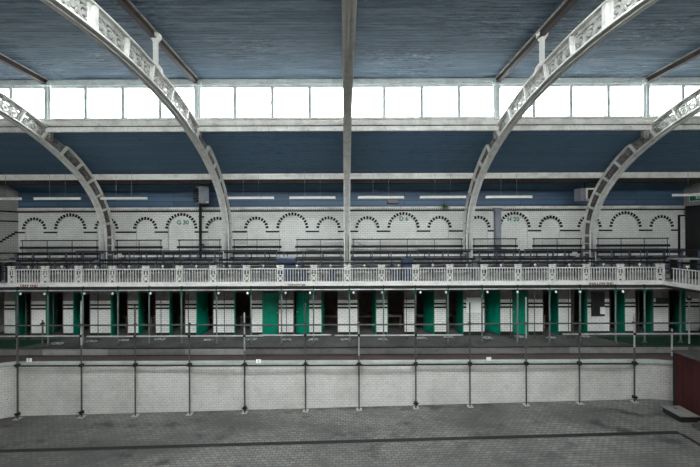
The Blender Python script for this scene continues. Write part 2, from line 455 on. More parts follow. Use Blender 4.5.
# near side: plain wall and gallery slab behind the camera
m = MB(); m.box(XL, XR, -2.1, -1.8, -.1, 6.4); struct('wall_front', m, 'tile_xz')
m = MB(); m.box(XL, XR, -1.8, .6, 2.05, 2.28); m.box(XL, XR, -1.8, 1.0, -.3, 0); struct('floor_near_gallery', m, 'tier')
m = MB(); m.box(XL, XR, -.3, -.2, 0, 2.05); struct('wall_near_cubicles', m, 'tile_xz')

# main posts between the clerestory windows
post0 = None
for i, bx in enumerate((-9.6, -4.8, 0, 4.8, 9.6)):
    m = MB(); m.box(bx-.1, bx+.1, YCL-.03, YCL+.1, 7.6, 8.76)
    m.box(bx-.15, bx+.15, YCL-.1, YCL, 8.72, 8.84); m.box(bx-.05, bx+.05, YCL-.07, YCL-.02, 7.68, 8.72)
    m.hexa([(bx-.07, YCL+.0, 7.0), (bx+.07, YCL+.0, 7.0), (bx+.07, YCL+.1, 7.05), (bx-.07, YCL+.1, 7.05),
            (bx-.09, YCL-.03, 7.3), (bx+.09, YCL-.03, 7.3), (bx+.09, YCL+.1, 7.3), (bx-.09, YCL+.1, 7.3)], 1)
    struct('trim_%d' % (10+i), m, ['frame', 'scroll'])

# ------------------------------------------------------------------ roof arches
Yc, Z0 = 5.8, 3.86
AI, BI, AO, BO = 6.5, 3.90, 6.92, 4.44
def pin(t): return (Yc+AI*math.cos(t), Z0+BI*math.sin(t))
def pout(t): return (Yc+AO*math.cos(t), Z0+BO*math.sin(t))
FOOT = 2.28
def curve_pts(fn, N=64):
    p = [(fn(0)[0], FOOT)] + [fn(PI*k/N) for k in range(N+1)] + [(fn(PI)[0], FOOT)]
    return p
def band(m, pts, hw, th, outward, mi=0):
    """a flange: strip of half width hw swept along pts, thickness th to the outward side"""
    n = len(pts); off = []
    for i, p in enumerate(pts):
        a = Vector(pts[max(i-1, 0)]); b = Vector(pts[min(i+1, n-1)]); d = (b-a).normalized()
        nn = Vector((d.y, -d.x)) * outward
        off.append((p[0]+nn.x*th, p[1]+nn.y*th))
    for i in range(n-1):
        m.hexa([(-hw, *pts[i]), (hw, *pts[i]), (hw, *pts[i+1]), (-hw, *pts[i+1]),
                (-hw, *off[i]), (hw, *off[i]), (hw, *off[i+1]), (-hw, *off[i+1])], mi)
def lerp(a, b, t): return (a[0]+(b[0]-a[0])*t, a[1]+(b[1]-a[1])*t)
def bar2(m, a, b, wd, th):                       # flat bar in the x=0 plane between 2-D points
    d = (Vector(b)-Vector(a)); 
    if d.length < 1e-5: return
    d.normalize(); n_ = Vector((-d.y, d.x))*wd/2
    c = [(a[0]-n_.x, a[1]-n_.y), (b[0]-n_.x, b[1]-n_.y), (b[0]+n_.x, b[1]+n_.y), (a[0]+n_.x, a[1]+n_.y)]
    m.hexa([(-th, *q) for q in c]+[(th, *q) for q in c])
def ring2(m, c, r, wd, th, n=14):
    for k in range(n):
        t0, t1 = 2*PI*k/n, 2*PI*(k+1)/n
        q = [(c[0]+rr*math.cos(t), c[1]+rr*math.sin(t)) for rr, t in ((r-wd/2, t0), (r+wd/2, t0), (r+wd/2, t1), (r-wd/2, t1))]
        m.hexa([(-th, *p) for p in q]+[(th, *p) for p in q])
NP = 24
def make_arch():
    root = thing('roof_arch', 'x', 'roof arch', (0, 0, 0), 'arched iron roof ribs across the hall')
    m = MB(); band(m, curve_pts(pin), .125, .035, 1); band(m, curve_pts(pin), .015, .03, -1)
    band(m, curve_pts(pin), .07, .02, 1); m.build('lower_flange', 'iron', root)
    m = MB(); band(m, curve_pts(pout), .10, .035, -1); m.build('upper_flange', 'iron', root)
    m = MB()
    # edge plates of the web and the pierced scrollwork between them
    inn = [pin(PI*k/96) for k in range(97)]; out = [pout(PI*k/96) for k in range(97)]
    for k in range(96):
        for f0, f1 in ((0, .2), (.76, 1)):
            q = [lerp(inn[k], out[k], f0), lerp(inn[k+1], out[k+1], f0), lerp(inn[k+1], out[k+1], f1), lerp(inn[k], out[k], f1)]
            m.hexa([(-.012, *p) for p in q]+[(.012, *p) for p in q])
    for k in range(NP):
        t0, t1 = PI*k/NP, PI*(k+1)/NP
        A, B, C, D = pin(t0), pin(t1), pout(t1), pout(t0)
        A, D = lerp(A, D, .18), lerp(A, D, .78); B, C = lerp(B, C, .18), lerp(B, C, .78)
        cc = ((A[0]+B[0]+C[0]+D[0])/4, (A[1]+B[1]+C[1]+D[1])/4)
        h = (Vector(A)-Vector(D)).length; wd = (Vector(A)-Vector(B)).length
        r = min(h*.46, wd*.135)
        for f in (.2, .5, .8):
            c_ = lerp(lerp(A, D, .5), lerp(B, C, .5), f); ring2(m, c_, r, .05, .012, 10)
            ring2(m, c_, r*.30, r*.5, .012, 6)
            for g in (-.15, .15):
                for P, Q in ((A, B), (D, C)): bar2(m, lerp(P, Q, f+g), lerp(lerp(lerp(A, D, .5), lerp(B, C, .5), f+g), lerp(P, Q, f+g), .15), .05, .012)
    m.build('scrollwork', 'scroll', root)
    for k in range(NP+1):
        t = PI*k/NP; a, b = pin(t), pout(t)
        m = MB(); d = (Vector(b)-Vector(a)).normalized(); tw = .05 if k != NP//2 else .12
        n_ = Vector((-d.y, d.x))*tw
        q = [(a[0]-n_.x, a[1]-n_.y), (b[0]-n_.x, b[1]-n_.y), (b[0]+n_.x, b[1]+n_.y), (a[0]+n_.x, a[1]+n_.y)]
        m.hexa([(-.03, *p) for p in q]+[(.03, *p) for p in q])
        n_ *= .4
        q = [(a[0]-n_.x, a[1]-n_.y), (b[0]-n_.x, b[1]-n_.y), (b[0]+n_.x, b[1]+n_.y), (a[0]+n_.x, a[1]+n_.y)]
        m.hexa([(-.085, *p) for p in q]+[(.085, *p) for p in q])
        m.build('stiffener', 'iron', root)
    for y0, y1 in ((Yc+AI, Yc+AO), (Yc-AO, Yc-AI)):
        m = MB(); m.box(-.02, .02, y0+.02, y1-.02, FOOT, Z0+.02, 1)
        z = FOOT+.1
        while z < Z0: m.box(-.1, .1, y0+.03, y1-.03, z, z+.04); z += .38
        m.box(-.16, .16, y0-.04, y1+.04, FOOT, FOOT+.06); m.build('column_foot', ['iron', 'scroll'], root)
    for s in (1, -1):
        y = Yc+1.95*s; u = 1.95/AO; zb = Z0+BO*math.sqrt(1-u*u)
        m = MB(); m.lathe([(.06, 0), (.06, 8.93-zb)], (0, y, zb), 12); m.lathe([(.13, 0), (.13, .05), (.07, .12)], (0, y, zb-.0), 12)
        m.lathe([(.07, -.18), (.13, -.08), (.13, 0)], (0, y, 9.0-.02), 12)
        m.hexa([(-.1, y-.22, zb+.05-.02), (.1, y-.22, zb+.03), (.1, y+.22, zb-.14), (-.1, y+.22, zb-.14),
                (-.09, y-.14, zb+.1), (.09, y-.14, zb+.1), (.09, y+.14, zb+.06), (-.09, y+.14, zb+.06)])
        m.build('strut', 'iron', root)
    return root
arch = make_arch()
AL = ['far left pale iron roof arch rising beside the left end of the gallery',
      'pale iron roof arch second from the left, beside the grey louvred box',
      'middle iron roof arch seen edge-on, rising straight up the centre',
      'pale iron roof arch second from the right, beside the pale boxed duct',
      'far right pale iron roof arch, beside the brown-windowed hanging box']
for i, bx in enumerate((-9.66, -4.8, 0, 4.86, 9.76)):
    a = arch if i == 0 else copy_tree(arch)
    a.location = (bx, 0, 0); a['label'] = AL[i]
# rafters under the boards
RL = ['brown steel rafter over the far left arch', 'brown steel rafter left of centre, above the second arch',
      'brown steel rafter straight above the middle arch', 'brown steel rafter right of centre, above the fourth arch',
      'brown steel rafter over the far right arch']
for i, bx in enumerate((-9.6, -4.8, 0, 4.8, 9.6)):
    t = thing('roof_rafter', RL[i], 'rafter', (bx, 0, 0), 'steel rafters under the blue boards')
    def sl(m, x0, x1, d0, d1):
        m.hexa([(x0, SKY_B, ZB-d0), (x1, SKY_B, ZB-d0), (x1, YCL, ZA-d0), (x0, YCL, ZA-d0), (x0, SKY_B, ZB-d1), (x1, SKY_B, ZB-d1), (x1, YCL, ZA-d1), (x0, YCL, ZA-d1)])
        return m
    sl(MB(), -.04, .04, .15, 0).build('web', 'rust', t)
    sl(MB(), -.065, .065, .165, .15).build('bottom_flange', 'rust', t)
    sl(MB(), -.085, .085, .02, 0).build('top_flange', 'iron_grey', t)

# ------------------------------------------------------------------ pool
def floor_z(x): return -1.84+.0238*x
RR, LR = 2.3, 1.2
PX0, PX1, PY1, PY0 = -12.2, 12.2, 10.4, 1.2
perim = [(PX1, PY0)]
perim += [(PX1-RR+RR*math.cos(t), PY1-RR+RR*math.sin(t)) for t in [PI/2*k/14 for k in range(15)]]
k = PX1-RR-.8
while k > PX0+LR+.3: perim.append((k, PY1)); k -= .8
perim += [(PX0+LR-LR*math.sin(t), PY1-LR+LR*math.cos(t)) for t in [PI/2*j/10 for j in range(11)]]
perim.append((PX0, PY0))
m = MB(); m.poly([(x_, y_, floor_z(x_)) for x_, y_ in perim]); struct('floor', m, 'pool_floor')
m = MB(); s_ = 0
loop = perim+[perim[0]]
for (xa, ya), (xb, yb) in zip(loop, loop[1:]):
    L = math.hypot(xb-xa, yb-ya)
    m.poly([(xb, yb, floor_z(xb)), (xa, ya, floor_z(xa)), (xa, ya, -.38), (xb, yb, -.38)], 0,
           [(s_+L, floor_z(xb)), (s_, floor_z(xa)), (s_, -.38), (s_+L, -.38)])
    s_ += L
struct('wall_pool', m, ['tile_pool'])
# coping, red tiled ledge and kerb
YK = 10.9
m = MB()
def inset(i, d):
    n = len(perim); a = Vector(perim[max(i-1, 0)]); b = Vector(perim[min(i+1, n-1)]); t = (b-a).normalized(); q = Vector((t.y, -t.x))
    return (perim[i][0]+q.x*d, perim[i][1]+q.y*d)
prof = [(-.0, -.41), (-.045, -.40), (-.05, -.34), (-.04, -.29), (-.01, -.272), (.03, -.27)]
for i in range(len(perim)-1):
    for (d0, z0), (d1, z1) in zip(prof, prof[1:]):
        a, b = inset(i, d0), inset(i+1, d0); c, d = inset(i+1, d1), inset(i, d1)
        m.poly([(*b, z0), (*a, z0), (*d, z1), (*c, z1)])
struct('trim_20', m, 'coping')
m = MB()
arc = [i for i in range(len(perim)) if perim[i][1] > 5]
for i in range(len(perim)-1):
    a, b = inset(i, .03), inset(i+1, .03)
    if a[1] < 2 and b[1] < 2: continue
    ya, yb = YK, YK
    m.poly([(*b, -.271), (*a, -.271), (a[0], ya, -.271), (b[0], yb, -.271)])
for a, b in ((XL, PX0), (PX1, XR)): m.box(a, b, PY0-.2, YK, -.4, -.271)
m.box(XL, XR, .5, PY0, -.4, -.271)
struct('floor_ledge', m, 'redtile')
m = MB(); m.box(XL, XR, YK, YW, -.4, 0); struct('floor_deck', m, 'deck')
m = MB(); m.box(XL, XR, YK-.035, YK, -.27, .005); m.box(XL, XR, YK-.045, YK+.1, .0, .012, 2)
for a, b in ((43, 108), (568, 686)): m.box(X(a, YK), X(b, YK), YK-.04, YK-.02, -.265, .0, 1)
m.box(X(185, YK), X(245, YK), YK-.04, YK-.02, -.265, .0, 1)
m.box(XL, XR, YK-.05, YK, -.03, .004, 3); m.box(XL, XR, YK-.06, YK, -.272, -.245, 3)
struct('trim_21', m, ['kerb', 'kerb_pale', 'deck', 'dark'])
# black lane line let into the pool floor
m = MB(); xa, xb, yl = PX0, 9.25, 8.68
m.hexa([(xa, yl-.06, floor_z(xa)-.02), (xb, yl-.06, floor_z(xb)-.02), (xb, yl+.06, floor_z(xb)-.02), (xa, yl+.06, floor_z(xa)-.02),
        (xa, yl-.06, floor_z(xa)+.004), (xb, yl-.06, floor_z(xb)+.004), (xb, yl+.06, floor_z(xb)+.004), (xa, yl+.06, floor_z(xa)+.004)])
m.box(xb-.06, xb+.06, 2.5, yl-.06, floor_z(xb)-.02, floor_z(xb)+.004)
struct('trim_22', m, 'drain')

# ------------------------------------------------------------------ cubicle row under the gallery
PIERS = [(-18, -12), (4, 15), (31, 45.5), (63, 73), (90, 110.5), (127.5, 138), (155.5, 169), (185, 196), (213, 234), (251, 262),
         (278.5, 293), (309, 321), (337.5, 357), (376, 387), (404, 414), (434, 446), (463, 484), (500, 512), (528, 542.5),
         (558, 570.5), (587, 609), (624.5, 635), (653, 668), (685, 699), (712, 721)]
m = MB()
for a, b in PIERS:
    xa, xb = X(a, CF), X(b, CF)
    m.box(xa, xb, CF, CF+.11, .15, 1.40)
    for z in (1.215, 1.075): m.box(xa, xb, CF-.006, CF+.01, z-.01, z+.06, 1)
    m.box(xa+.03, xb-.03, CF+.015, CF+.1, 0, .15, 2)
    m.box(xa, xb, CF+.005, CF+.11, 1.40, 1.8, 3)  # darker grey-brown top on each pier
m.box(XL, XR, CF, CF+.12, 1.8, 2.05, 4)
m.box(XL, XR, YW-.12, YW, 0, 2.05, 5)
struct('wall_cubicles', m, ['tile_xz', 'tile_green', 'dark', 'grey_brown', 'soffit', 'wood_dk'])
# partitions between the cubicles
for i in range(1, len(PIERS)-1):
    a, b = PIERS[i]; xm = (X(a, CF)+X(b, CF))/2
    wd = X(b, CF)-X(a, CF); m = MB()
    for xq in ((xm-wd/2+.05,) if xm < 0 else (xm+wd/2-.05,)): m.box(xq-.03, xq+.03, CF+.11, YW-.12, .0, 2.04)
    struct('wall_partition', m, 'wood_dk')
# doors (px gap, hinge side, opening angle in degrees)
DOORS = [('L', 104), ('L', 108), ('L', 108), ('L', 113), ('L', 110), ('L', 112), ('L', 76), ('L', 112), ('L', 10), ('R', 22), ('L', 86), ('R', 84),
         ('L', 95), ('R', 74), ('R', 88), ('R', 58), ('R', 5), ('R', 99), ('R', 112), ('R', 103), ('R', 112), ('R', 108)]
WORD = {1: 'wide open', 2: 'half open', 3: 'nearly shut'}
nd = len(DOORS)
for i in range(nd):
    a, b = PIERS[i+1][1], PIERS[i+2][0]; hs, ang = DOORS[i]
    xa, xb = X(a, CF), X(b, CF); wdt = (xb-xa)-.05
    st = 3 if ang < 30 else (2 if ang < 80 else 1)
    hx = xa+.025 if hs == 'L' else xb-.025
    t = thing('cubicle_door', '%s green cubicle door, %s along the row under the gallery' % (WORD[st], nth(i, nd)), 'door', (hx, CF+.05, .04), 'green changing cubicle doors')
    sg = 1 if hs == 'L' else -1
    t.rotation_euler = (0, 0, math.radians(ang)*sg)
    m = MB(); h = 1.62; npl = 5
    for k in range(npl): m.box(sg*(wdt*k/npl+.003), sg*(wdt*(k+1)/npl-.003), -.012, .012, 0, h)
    m.box(0, sg*wdt, -.004, .008, .01, h-.01)
    m.build('boards', 'green', t)
    m = MB()
    for z in (.12, .8, h-.2): m.box(sg*.01, sg*(wdt-.01), .012, .035, z, z+.1)
    m.build('ledge', 'green', t)
    for q in (.2, h-.25): MB().box(0, sg*.22, .035, .043, q, q+.035).build('hinge', 'coupler', t)
    m = MB(); m.lathe([(.02, 0), (.02, .03)], (0, 0, 0), 8); kn = m.build('knob', 'galv', t, (sg*(wdt-.06), -.012, .85)); kn.rotation_euler = (PI/2, 0, 0)
    # frame posts of the doorway are part of the building
    f = MB(); f.box(xa, xa+.03, CF-.01, CF+.1, 0, 1.72, 0 if hs == 'L' else 1); f.box(xb-.03, xb, CF-.01, CF+.1, 0, 1.72, 1 if hs == 'L' else 0); f.box(xa, xb, CF, CF+.1, 1.70, 1.8, 1)
    struct('door_%d' % (i+1), f, ['green', 'wood_dk'])
    bt = thing('cubicle_bench', 'grey slatted bench inside the cubicle %s, under the gallery' % nth(i, nd), 'bench', ((xa+xb)/2, 13.04, 0), 'benches inside the cubicles')
    w2 = (xb-xa)/2+.06
    m = MB(); m.box(-w2, w2, -.17, .2, .50, .54); m.build('seat', 'bench_in', bt)
    for q in (-w2, w2-.05): MB().box(q, q+.05, -.12, .18, 0, .5).build('support', 'bench_in', bt)
# white board on one pier, dark board and notice on another
yq = CF-.02
m = MB(); m.box(X(466, yq), X(480.5, yq), yq-.02, yq+.01, Z(313, yq), Z(298, yq)); 
tag(m.build('white_board', 'white'), 'plain white board fixed on the wide tiled pier right of centre', 'board')
m = MB(); m.box(X(591, yq), X(604, yq), yq-.02, yq+.01, Z(317, yq), Z(293, yq))
tag(m.build('dark_board', 'dark'), 'dark brown board on the tiled pier below the red SHALLOW END lettering', 'board')
yq2 = yq-.035
m = MB(); m.box(X(600, yq2), X(604.5, yq2), yq2-.01, yq2+.012, Z(315, yq2), Z(308, yq2))
tag(m.build('paper_notice', 'white'), 'small white notice at the lower corner of the dark board', 'notice')
m = MB(); m.box(X(656, yq), X(668, yq), yq-.02, yq+.01, Z(305, yq), Z(299, yq))
tag(m.build('dark_plaque', 'dark'), 'dark oblong plaque on the tiled pier near the right end', 'plaque')
m = MB(); m.box(X(671, CF+.75), X(680, CF+.75), CF+.70, CF+.74, .0, 1.5)
tag(m.build('grey_screen', 'slab'), 'pale grey upright panel in the cubicle at the right end', 'panel')

# ------------------------------------------------------------------ gallery
YG2, XG = YG, 11.18
XGL = -12.75
m = MB()
m.box(XL, XR, YG+.02, YW, 2.06, 2.28)
m.box(XG+.02, XR, -1.8, YG+.02, 2.06, 2.28); m.box(XL, XGL-.02, -1.8, YG+.02, 2.06, 2.28)
m.box(XL, XR, 11.72, YW, 2.28, 2.48); m.box(XL, XR, 12.22, YW, 2.48, 2.70); m.box(XL, XR, 12.72, YW, 2.70, 2.93)
m.box(XL, XR, YG+.03, YW, 2.045, 2.06, 1)
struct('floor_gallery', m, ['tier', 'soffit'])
m = MB()
m.box(XGL, XG, YG-.03, YG+.03, 2.135, 2.245); m.box(XGL, XG, YG-.05, YG+.03, 2.22, 2.255); m.box(XGL, XG, YG-.02, YG+.06, 2.04, 2.135, 1)
m.box(XG-.03, XG+.03, -.5, YG-.03, 2.135, 2.245); m.box(XG-.05, XG, -.5, YG-.05, 2.22, 2.255); m.box(XG, XG+.06, -.5, YG-.03, 2.04, 2.135, 1)
m.box(XGL-.03, XGL+.03, -.5, YG-.03, 2.135, 2.245)
fas = struct('trim_30', m, ['fascia', 'dark'])
zt_ = Z(284.6, YG)
text('lettering', 'DEEP END', .125, (X(29.5, YG), YG-.033, zt_-.0), FRONT, 'red_ink', fas, sx=1.1)
text('lettering', 'SHALLOW END', .12, (X(600, YG), YG-.033, zt_), FRONT, 'red_ink', fas, sx=1.05)
text('lettering', 'CAPACITY 600', .085, (X(296.5, YG), YG-.033, zt_), FRONT, 'black_ink', fas, sx=1.1)

ZB0, ZB1 = 2.255, 2.72
def make_panel(L, n):
    t = thing('gallery_balustrade', 'x', 'balustrade', (0, 0, ZB0), 'white iron balustrade panels along the gallery edge')
    m = MB(); m.box(-L/2, L/2, -.018, .018, 0, .03); m.build('bottom_rail', 'balu', t)
    m = MB(); m.box(-L/2, L/2, -.022, .022, .475, .505); m.build('top_rail', 'balu', t)
    b = MB(); b.lathe([(.011, .03), (.013, .12), (.009, .24), (.013, .36), (.011, .475)], (0, 0, 0), 8)
    me = b.data('baluster', 'balu')
    for k in range(n):
        xk = -L/2+L*(k+.5)/n
        o = bpy.data.objects.new('baluster', me); COL.objects.link(o); o.parent = t; o.location = (xk, 0, 0)
    m = MB(); m.lathe([(.012, .505), (.012, .56), (.04, .575), (.04, .60), (.03, .625), (.0, .635)], (0, 0, 0), 10); m.build('finial', 'balu', t)
    return t
def make_post():
    t = thing('balustrade_post', 'x', 'post', (0, 0, ZB0), 'pierced white posts of the gallery balustrade')
    m = MB(); w_ = .115
    for s in (-1, 1): MB().box(s*w_, s*(w_-.03), -.025, .025, 0, .60).build('stile', 'balu', t)
    m = MB(); m.box(-w_-.01, w_+.01, -.03, .03, .0, .03); m.box(-w_-.015, w_+.015, -.035, .035, .585, .615); m.box(-w_, w_, -.012, .012, .44, .475)
    m.box(-w_, w_, -.012, .012, .265, .285); m.box(-.012, .012, -.012, .012, .285, .44); m.build('crosspiece', 'balu', t)
    m = MB()                                    # diagonal cross with central boss, and the small rosette panel on top
    def bar(a, b, wd, th=.012):
        d = (Vector(b)-Vector(a)).normalized(); n_ = Vector((-d.y, d.x))*wd/2
        c = [(a[0]-n_.x, a[1]-n_.y), (b[0]-n_.x, b[1]-n_.y), (b[0]+n_.x, b[1]+n_.y), (a[0]+n_.x, a[1]+n_.y)]
        m.hexa([(p[0], -th, p[1]) for p in c]+[(p[0], th, p[1]) for p in c])
    def boss(c, r):
        for k in range(8):
            t0, t1 = 2*PI*k/8, 2*PI*(k+1)/8
            m.hexa([(c[0]+rr*math.cos(tt), yy, c[1]+rr*math.sin(tt)) for yy in (-.02, .02) for rr, tt in ((0.001, t0), (r, t0), (r, t1), (0.001, t1))])
    bar((-.1, .475), (.1, .585), .03); bar((.1, .475), (-.1, .585), .03); bar((-.1, .53), (.1, .53), .02); boss((0, .53), .03)
    m.build('rosette', 'balu', t); m = MB()
    bar((-.1, .03), (.1, .265), .035); bar((.1, .03), (-.1, .265), .035); boss((0, .148), .05)
    m.build('rosette', 'balu', t)
    return t
PIT = 1.2; postx = [PIT*k for k in range(-10, 9)]
pw = .25
pan0 = make_panel(PIT-pw, 10); pst0 = make_post(); used = False
allp = sorted(p*(.993 if p < 0 else 1.009) for p in postx); np_ = len(allp)
for i, px_ in enumerate(allp[1:]+[XG-.13] if False else allp):
    o = pst0 if i == 0 else copy_tree(pst0)
    o.location = (px_, YG, ZB0); o['label'] = 'pierced white balustrade post on the gallery edge, %s' % nth(i, np_+1)
o = copy_tree(pst0); o.location = (XG-.08, YG, ZB0); o.scale = (1.25, 1, 1); o['label'] = 'wide pierced white corner post where the gallery turns at right'
pc = [(a+b)/2 for a, b in zip(allp, allp[1:])]
for i, px_ in enumerate(pc):
    o = pan0 if i == 0 else copy_tree(pan0)
    o.location = (px_, YG, ZB0); o['label'] = 'white balusters with finial along the gallery edge, panel %s' % nth(i, len(pc)+2)
    if i == 0: o['label'] = 'white balusters with finial along the gallery edge, panel above the red DEEP END lettering'
# the labels above count post by post; the last short run meets the corner
o = make_panel(XG-.25-9.80, 12); o.location = ((XG-.25+9.80)/2, YG, ZB0)
o['label'] = 'longer run of white balusters ending at the corner where the gallery turns'
# return panels along the right side gallery (and the left, just out of frame)
yy = YG-.2; k = 0
while yy > 5:
    o = copy_tree(pan0); o.rotation_euler = (0, 0, PI/2); o.location = (XG, yy-PIT*.5, ZB0)
    o['label'] = ('white balusters on the side gallery, cut by the right photo edge', 'white balusters further along the side gallery at right')[min(k, 1)]
    o['group'] = 'white iron balustrade panels of the side gallery'
    yy -= PIT; k += 1
    if k >= 2: break
m = MB(); m.tube((XGL, YG, 2.95), (XG, YG, 2.95), .024, 8)
m.tube((XG, YG, 2.95), (XG, 8.0, 2.95), .024, 8)
hr = m.build('handrail', 'blackrail'); tag(hr, 'thin black handrail running over the whole white balustrade', 'handrail')
# (brackets carry the rail on every post)
for px_ in allp+[XG-.08]: MB().box(px_-.012, px_+.012, YG-.012, YG+.012, ZB0+.6, 2.94).build('bracket', 'blackrail', hr)

# rails and planks behind the rear seats
yr = 13.08
SEG = [(21, 98), (116, 162), (178, 221), (233, 281), (296, 345), (352, 463), (473, 517), (533, 582), (597, 669)]
for i, (a, b) in enumerate(SEG):
    xa, xb = X(a, yr), X(b, yr); L = xb-xa
    t = thing('seat_rail', 'black two-bar rail with plank back against the tiled wall, %s' % nth(i, len(SEG)), 'rail', ((xa+xb)/2, yr, 2.93), 'rails behind the rear gallery seats')
    m = MB(); m.tube((-L/2, 0, .80), (L/2, 0, .80), .024, 8); m.build('top_bar', 'blackrail', t)
    m = MB(); m.box(-L/2-.03, L/2+.03, -.03, .0, .45, .55); m.build('plank', 'bench', t)
    n = max(2, round(L/1.05)+1)
    for k in range(n):
        xk = -L/2+.05+(L-.1)*k/(n-1)
        m = MB(); m.tube((xk, 0.01, 0), (xk, .01, .8), .014, 6); m.build('upright', 'blueleg', t)
# long benches, one run per bay
def make_bench(L, zs):
    """back plank high, seat lower; zs = (back top, back bottom, seat)"""
    t = thing('gallery_bench', 'x', 'bench', (0, 0, 0), 'dark spectator benches on the gallery steps')
    m = MB(); m.box(-L/2, L/2, -.02, .02, zs[1], zs[0]); m.build('backrest', 'bench', t)
    m = MB(); m.box(-L/2, L/2, -.22, -.05, zs[2]-.035, zs[2]); m.build('seat', 'bench', t)
    n = 7
    for k in range(n):
        xk = -L/2+.12+(L-.24)*k/(n-1)
        m = MB(); m.box(xk-.02, xk+.02, -.0-.02, .02, 0, zs[1]+.02); m.box(xk-.02, xk+.02, -.21, -.02, zs[2]-.07, zs[2]-.035)
        m.box(xk-.02, xk+.02, -.20, -.16, 0, zs[2]-.05); m.build('support', 'blueleg', t)
    return t
rows = [('rear row', 12.86, 2.93, (.33, .15, .12), -.0), ('middle row', 12.16, 2.48, (.81, .75, .34), 0), ('front row', 11.68, 2.28, (.77, .68, .36), 0)]
nb = 5
xe = [XL+.3, -9.45, -4.95, 0, 4.95, 9.45, XR-.5]
bay_names = ['left end', 'second bay from the left', 'bay left of the middle arch', 'bay right of the middle arch', 'second bay from the right', 'right end']
for rn, ry, rz_, zs, _ in rows:
    for i in range(6):
        a, b = xe[i], xe[i+1]
        a += .12; b -= .12
        if rn == 'rear row': zs = (.31, .19, .10)
        t = make_bench(b-a, zs); t.location = ((a+b)/2, ry, rz_)
        t['label'] = 'dark timber spectator bench, %s, %s of the gallery' % (rn, bay_names[i])
# front guard rails standing among the benches
yr2 = 11.80
for i, (a, b) in enumerate([(76, 277), (417, 520), (524, 699)]):
    xa, xb = X(a, yr2), X(b, yr2); L = xb-xa
    t = thing('guard_rail', ['black guard rail before the middle seats, left half', 'short black guard rail before the middle seats, right of centre', 'black guard rail before the middle seats, right end'][i],
              'rail', ((xa+xb)/2, yr2, 2.48), 'guard rails before the middle seats')
    m = MB(); m.tube((-L/2, 0, .86), (L/2, 0, .86), .022, 8); m.build('top_bar', 'blackrail', t)
    n = round(L/1.1)+1
    for k in range(n):
        xk = -L/2+.03+(L-.06)*k/(n-1)
        m = MB(); m.tube((xk, 0, 0), (xk, 0, .86), .014, 6); m.build('upright', 'blueleg', t)
# pale planks at either end
for (a, b, lab) in ((-6, 12, 'pale painted plank bench at the left end of the gallery'), (670, 697, 'pale painted plank bench by the right corner of the gallery')):
    yq = 11.22; xa, xb = X(a, yq), X(b, yq)
    t = thing('plank_bench', lab, 'bench', ((xa+xb)/2, yq, 2.28), 'pale plank benches'); L = (xb-xa)/2
    m = MB(); m.box(-L, L, -.12, .12, .72, .77); m.build('seat', 'slab', t)
    for q in (-L+.1, L-.15): MB().box(q, q+.05, -.1, .1, 0, .72).build('support', 'bench', t)
# blue boxes stacked behind the balustrade
BX = [(277, 296, 264, 256.5, 11.2, 'grey-blue box standing on the gallery left of centre'), (299, 306.5, 281, 269, 11.25, 'upright dark blue crate behind the balusters left of centre'),
      (328, 335, 281, 268, 11.25, 'dark blue crate behind the balusters, just left of the middle arch'), (391, 400, 281, 269.5, 11.25, 'blue crate behind the balusters, right of the middle arch'),
      (401, 413, 264, 258.5, 11.2, 'flat blue box lying on the gallery right of the middle arch')]
for a, b, y1, y0, yb, lab in BX:
    xa, xb = X(a, yb), X(b, yb); zt2 = Z(y0, yb); t = thing('storage_box', lab, 'box', ((xa+xb)/2, yb, 2.28), 'blue boxes on the gallery')
    w2 = (xb-xa)/2; h = zt2-2.28
    m = MB(); m.box(-w2+.01, w2-.01, -.12, .12, 0, h-.05); m.build('body', 'bluebox', t, bevel=.01)
    m = MB(); m.box(-w2, w2, -.13, .13, h-.05, h); m.build('lid', 'bluebox' if a != 277 else 'box_grey', t, bevel=.008)

# ------------------------------------------------------------------ gallery columns, lamps and props below
COLX = [17, 47.5, 82.5, 117.5, 148.7, 181, 216, 250.5, 281, 313, 349, 383, 415, 447.5, 481.5, 517, 549, 579.5, 615, 644, 680]
yc_ = 11.16
c0 = thing('gallery_column', 'x', 'column', (0, yc_, 0), 'slim iron columns under the gallery')
m = MB(); m.lathe([(.026, .08), (.026, 1.86)], (0, 0, 0), 10); m.build('shaft', 'column', c0)
m = MB(); m.lathe([(.026, 1.78), (.045, 1.84), (.05, 1.9), (.08, 2.0), (.08, 2.045)], (0, 0, 0), 10); m.build('capital', 'green_dk', c0)
m = MB(); m.lathe([(.07, 0), (.07, .03), (.035, .09)], (0, 0, 0), 10); m.build('base', 'steel', c0)
for i, p in enumerate(COLX):
    o = c0 if i == 0 else copy_tree(c0); o.location = (X(p, yc_), yc_, 0)
    o['label'] = 'slim grey column with green capital under the gallery, %s' % nth(i, len(COLX))
m = MB(); m.tube((XL+.1, 10.94, 2.005), (XR-.1, 10.94, 2.005), .022, 8); pr = m.build('gallery_pipe', 'galv')
tag(pr, 'long pale pipe running just under the white gallery fascia', 'pipe')
for p in COLX: MB().box(X(p, 10.94)-.02, X(p, 10.94)+.02, 10.92, 11.0, 1.98, 2.15).build('hanger', 'coupler', pr)
LPX = [20, 44, 84, 112, 150, 218, 247, 285, 309.5, 353, 381.5, 420, 445.5, 487, 517, 555.5, 579.5, 622.5]
l0 = thing('bulkhead_lamp', 'x', 'lamp', (0, 0, 0), 'small white lamps under the gallery fascia')
m = MB(); m.box(-.012, .012, -.012, .012, .05, .15); m.build('bracket', 'coupler', l0)
m = MB(); m.lathe([(.014, -.04), (.032, -.03), (.037, 0), (.028, .03), (.012, .055)], (0, 0, 0), 10); m.build('globe', 'white', l0)
for i, p in enumerate(LPX):
    o = l0 if i == 0 else copy_tree(l0); o.location = (X(p, 11.02), 11.02, 1.88)
    o['label'] = 'small white lamp hanging under the gallery fascia, %s' % nth(i, len(LPX))
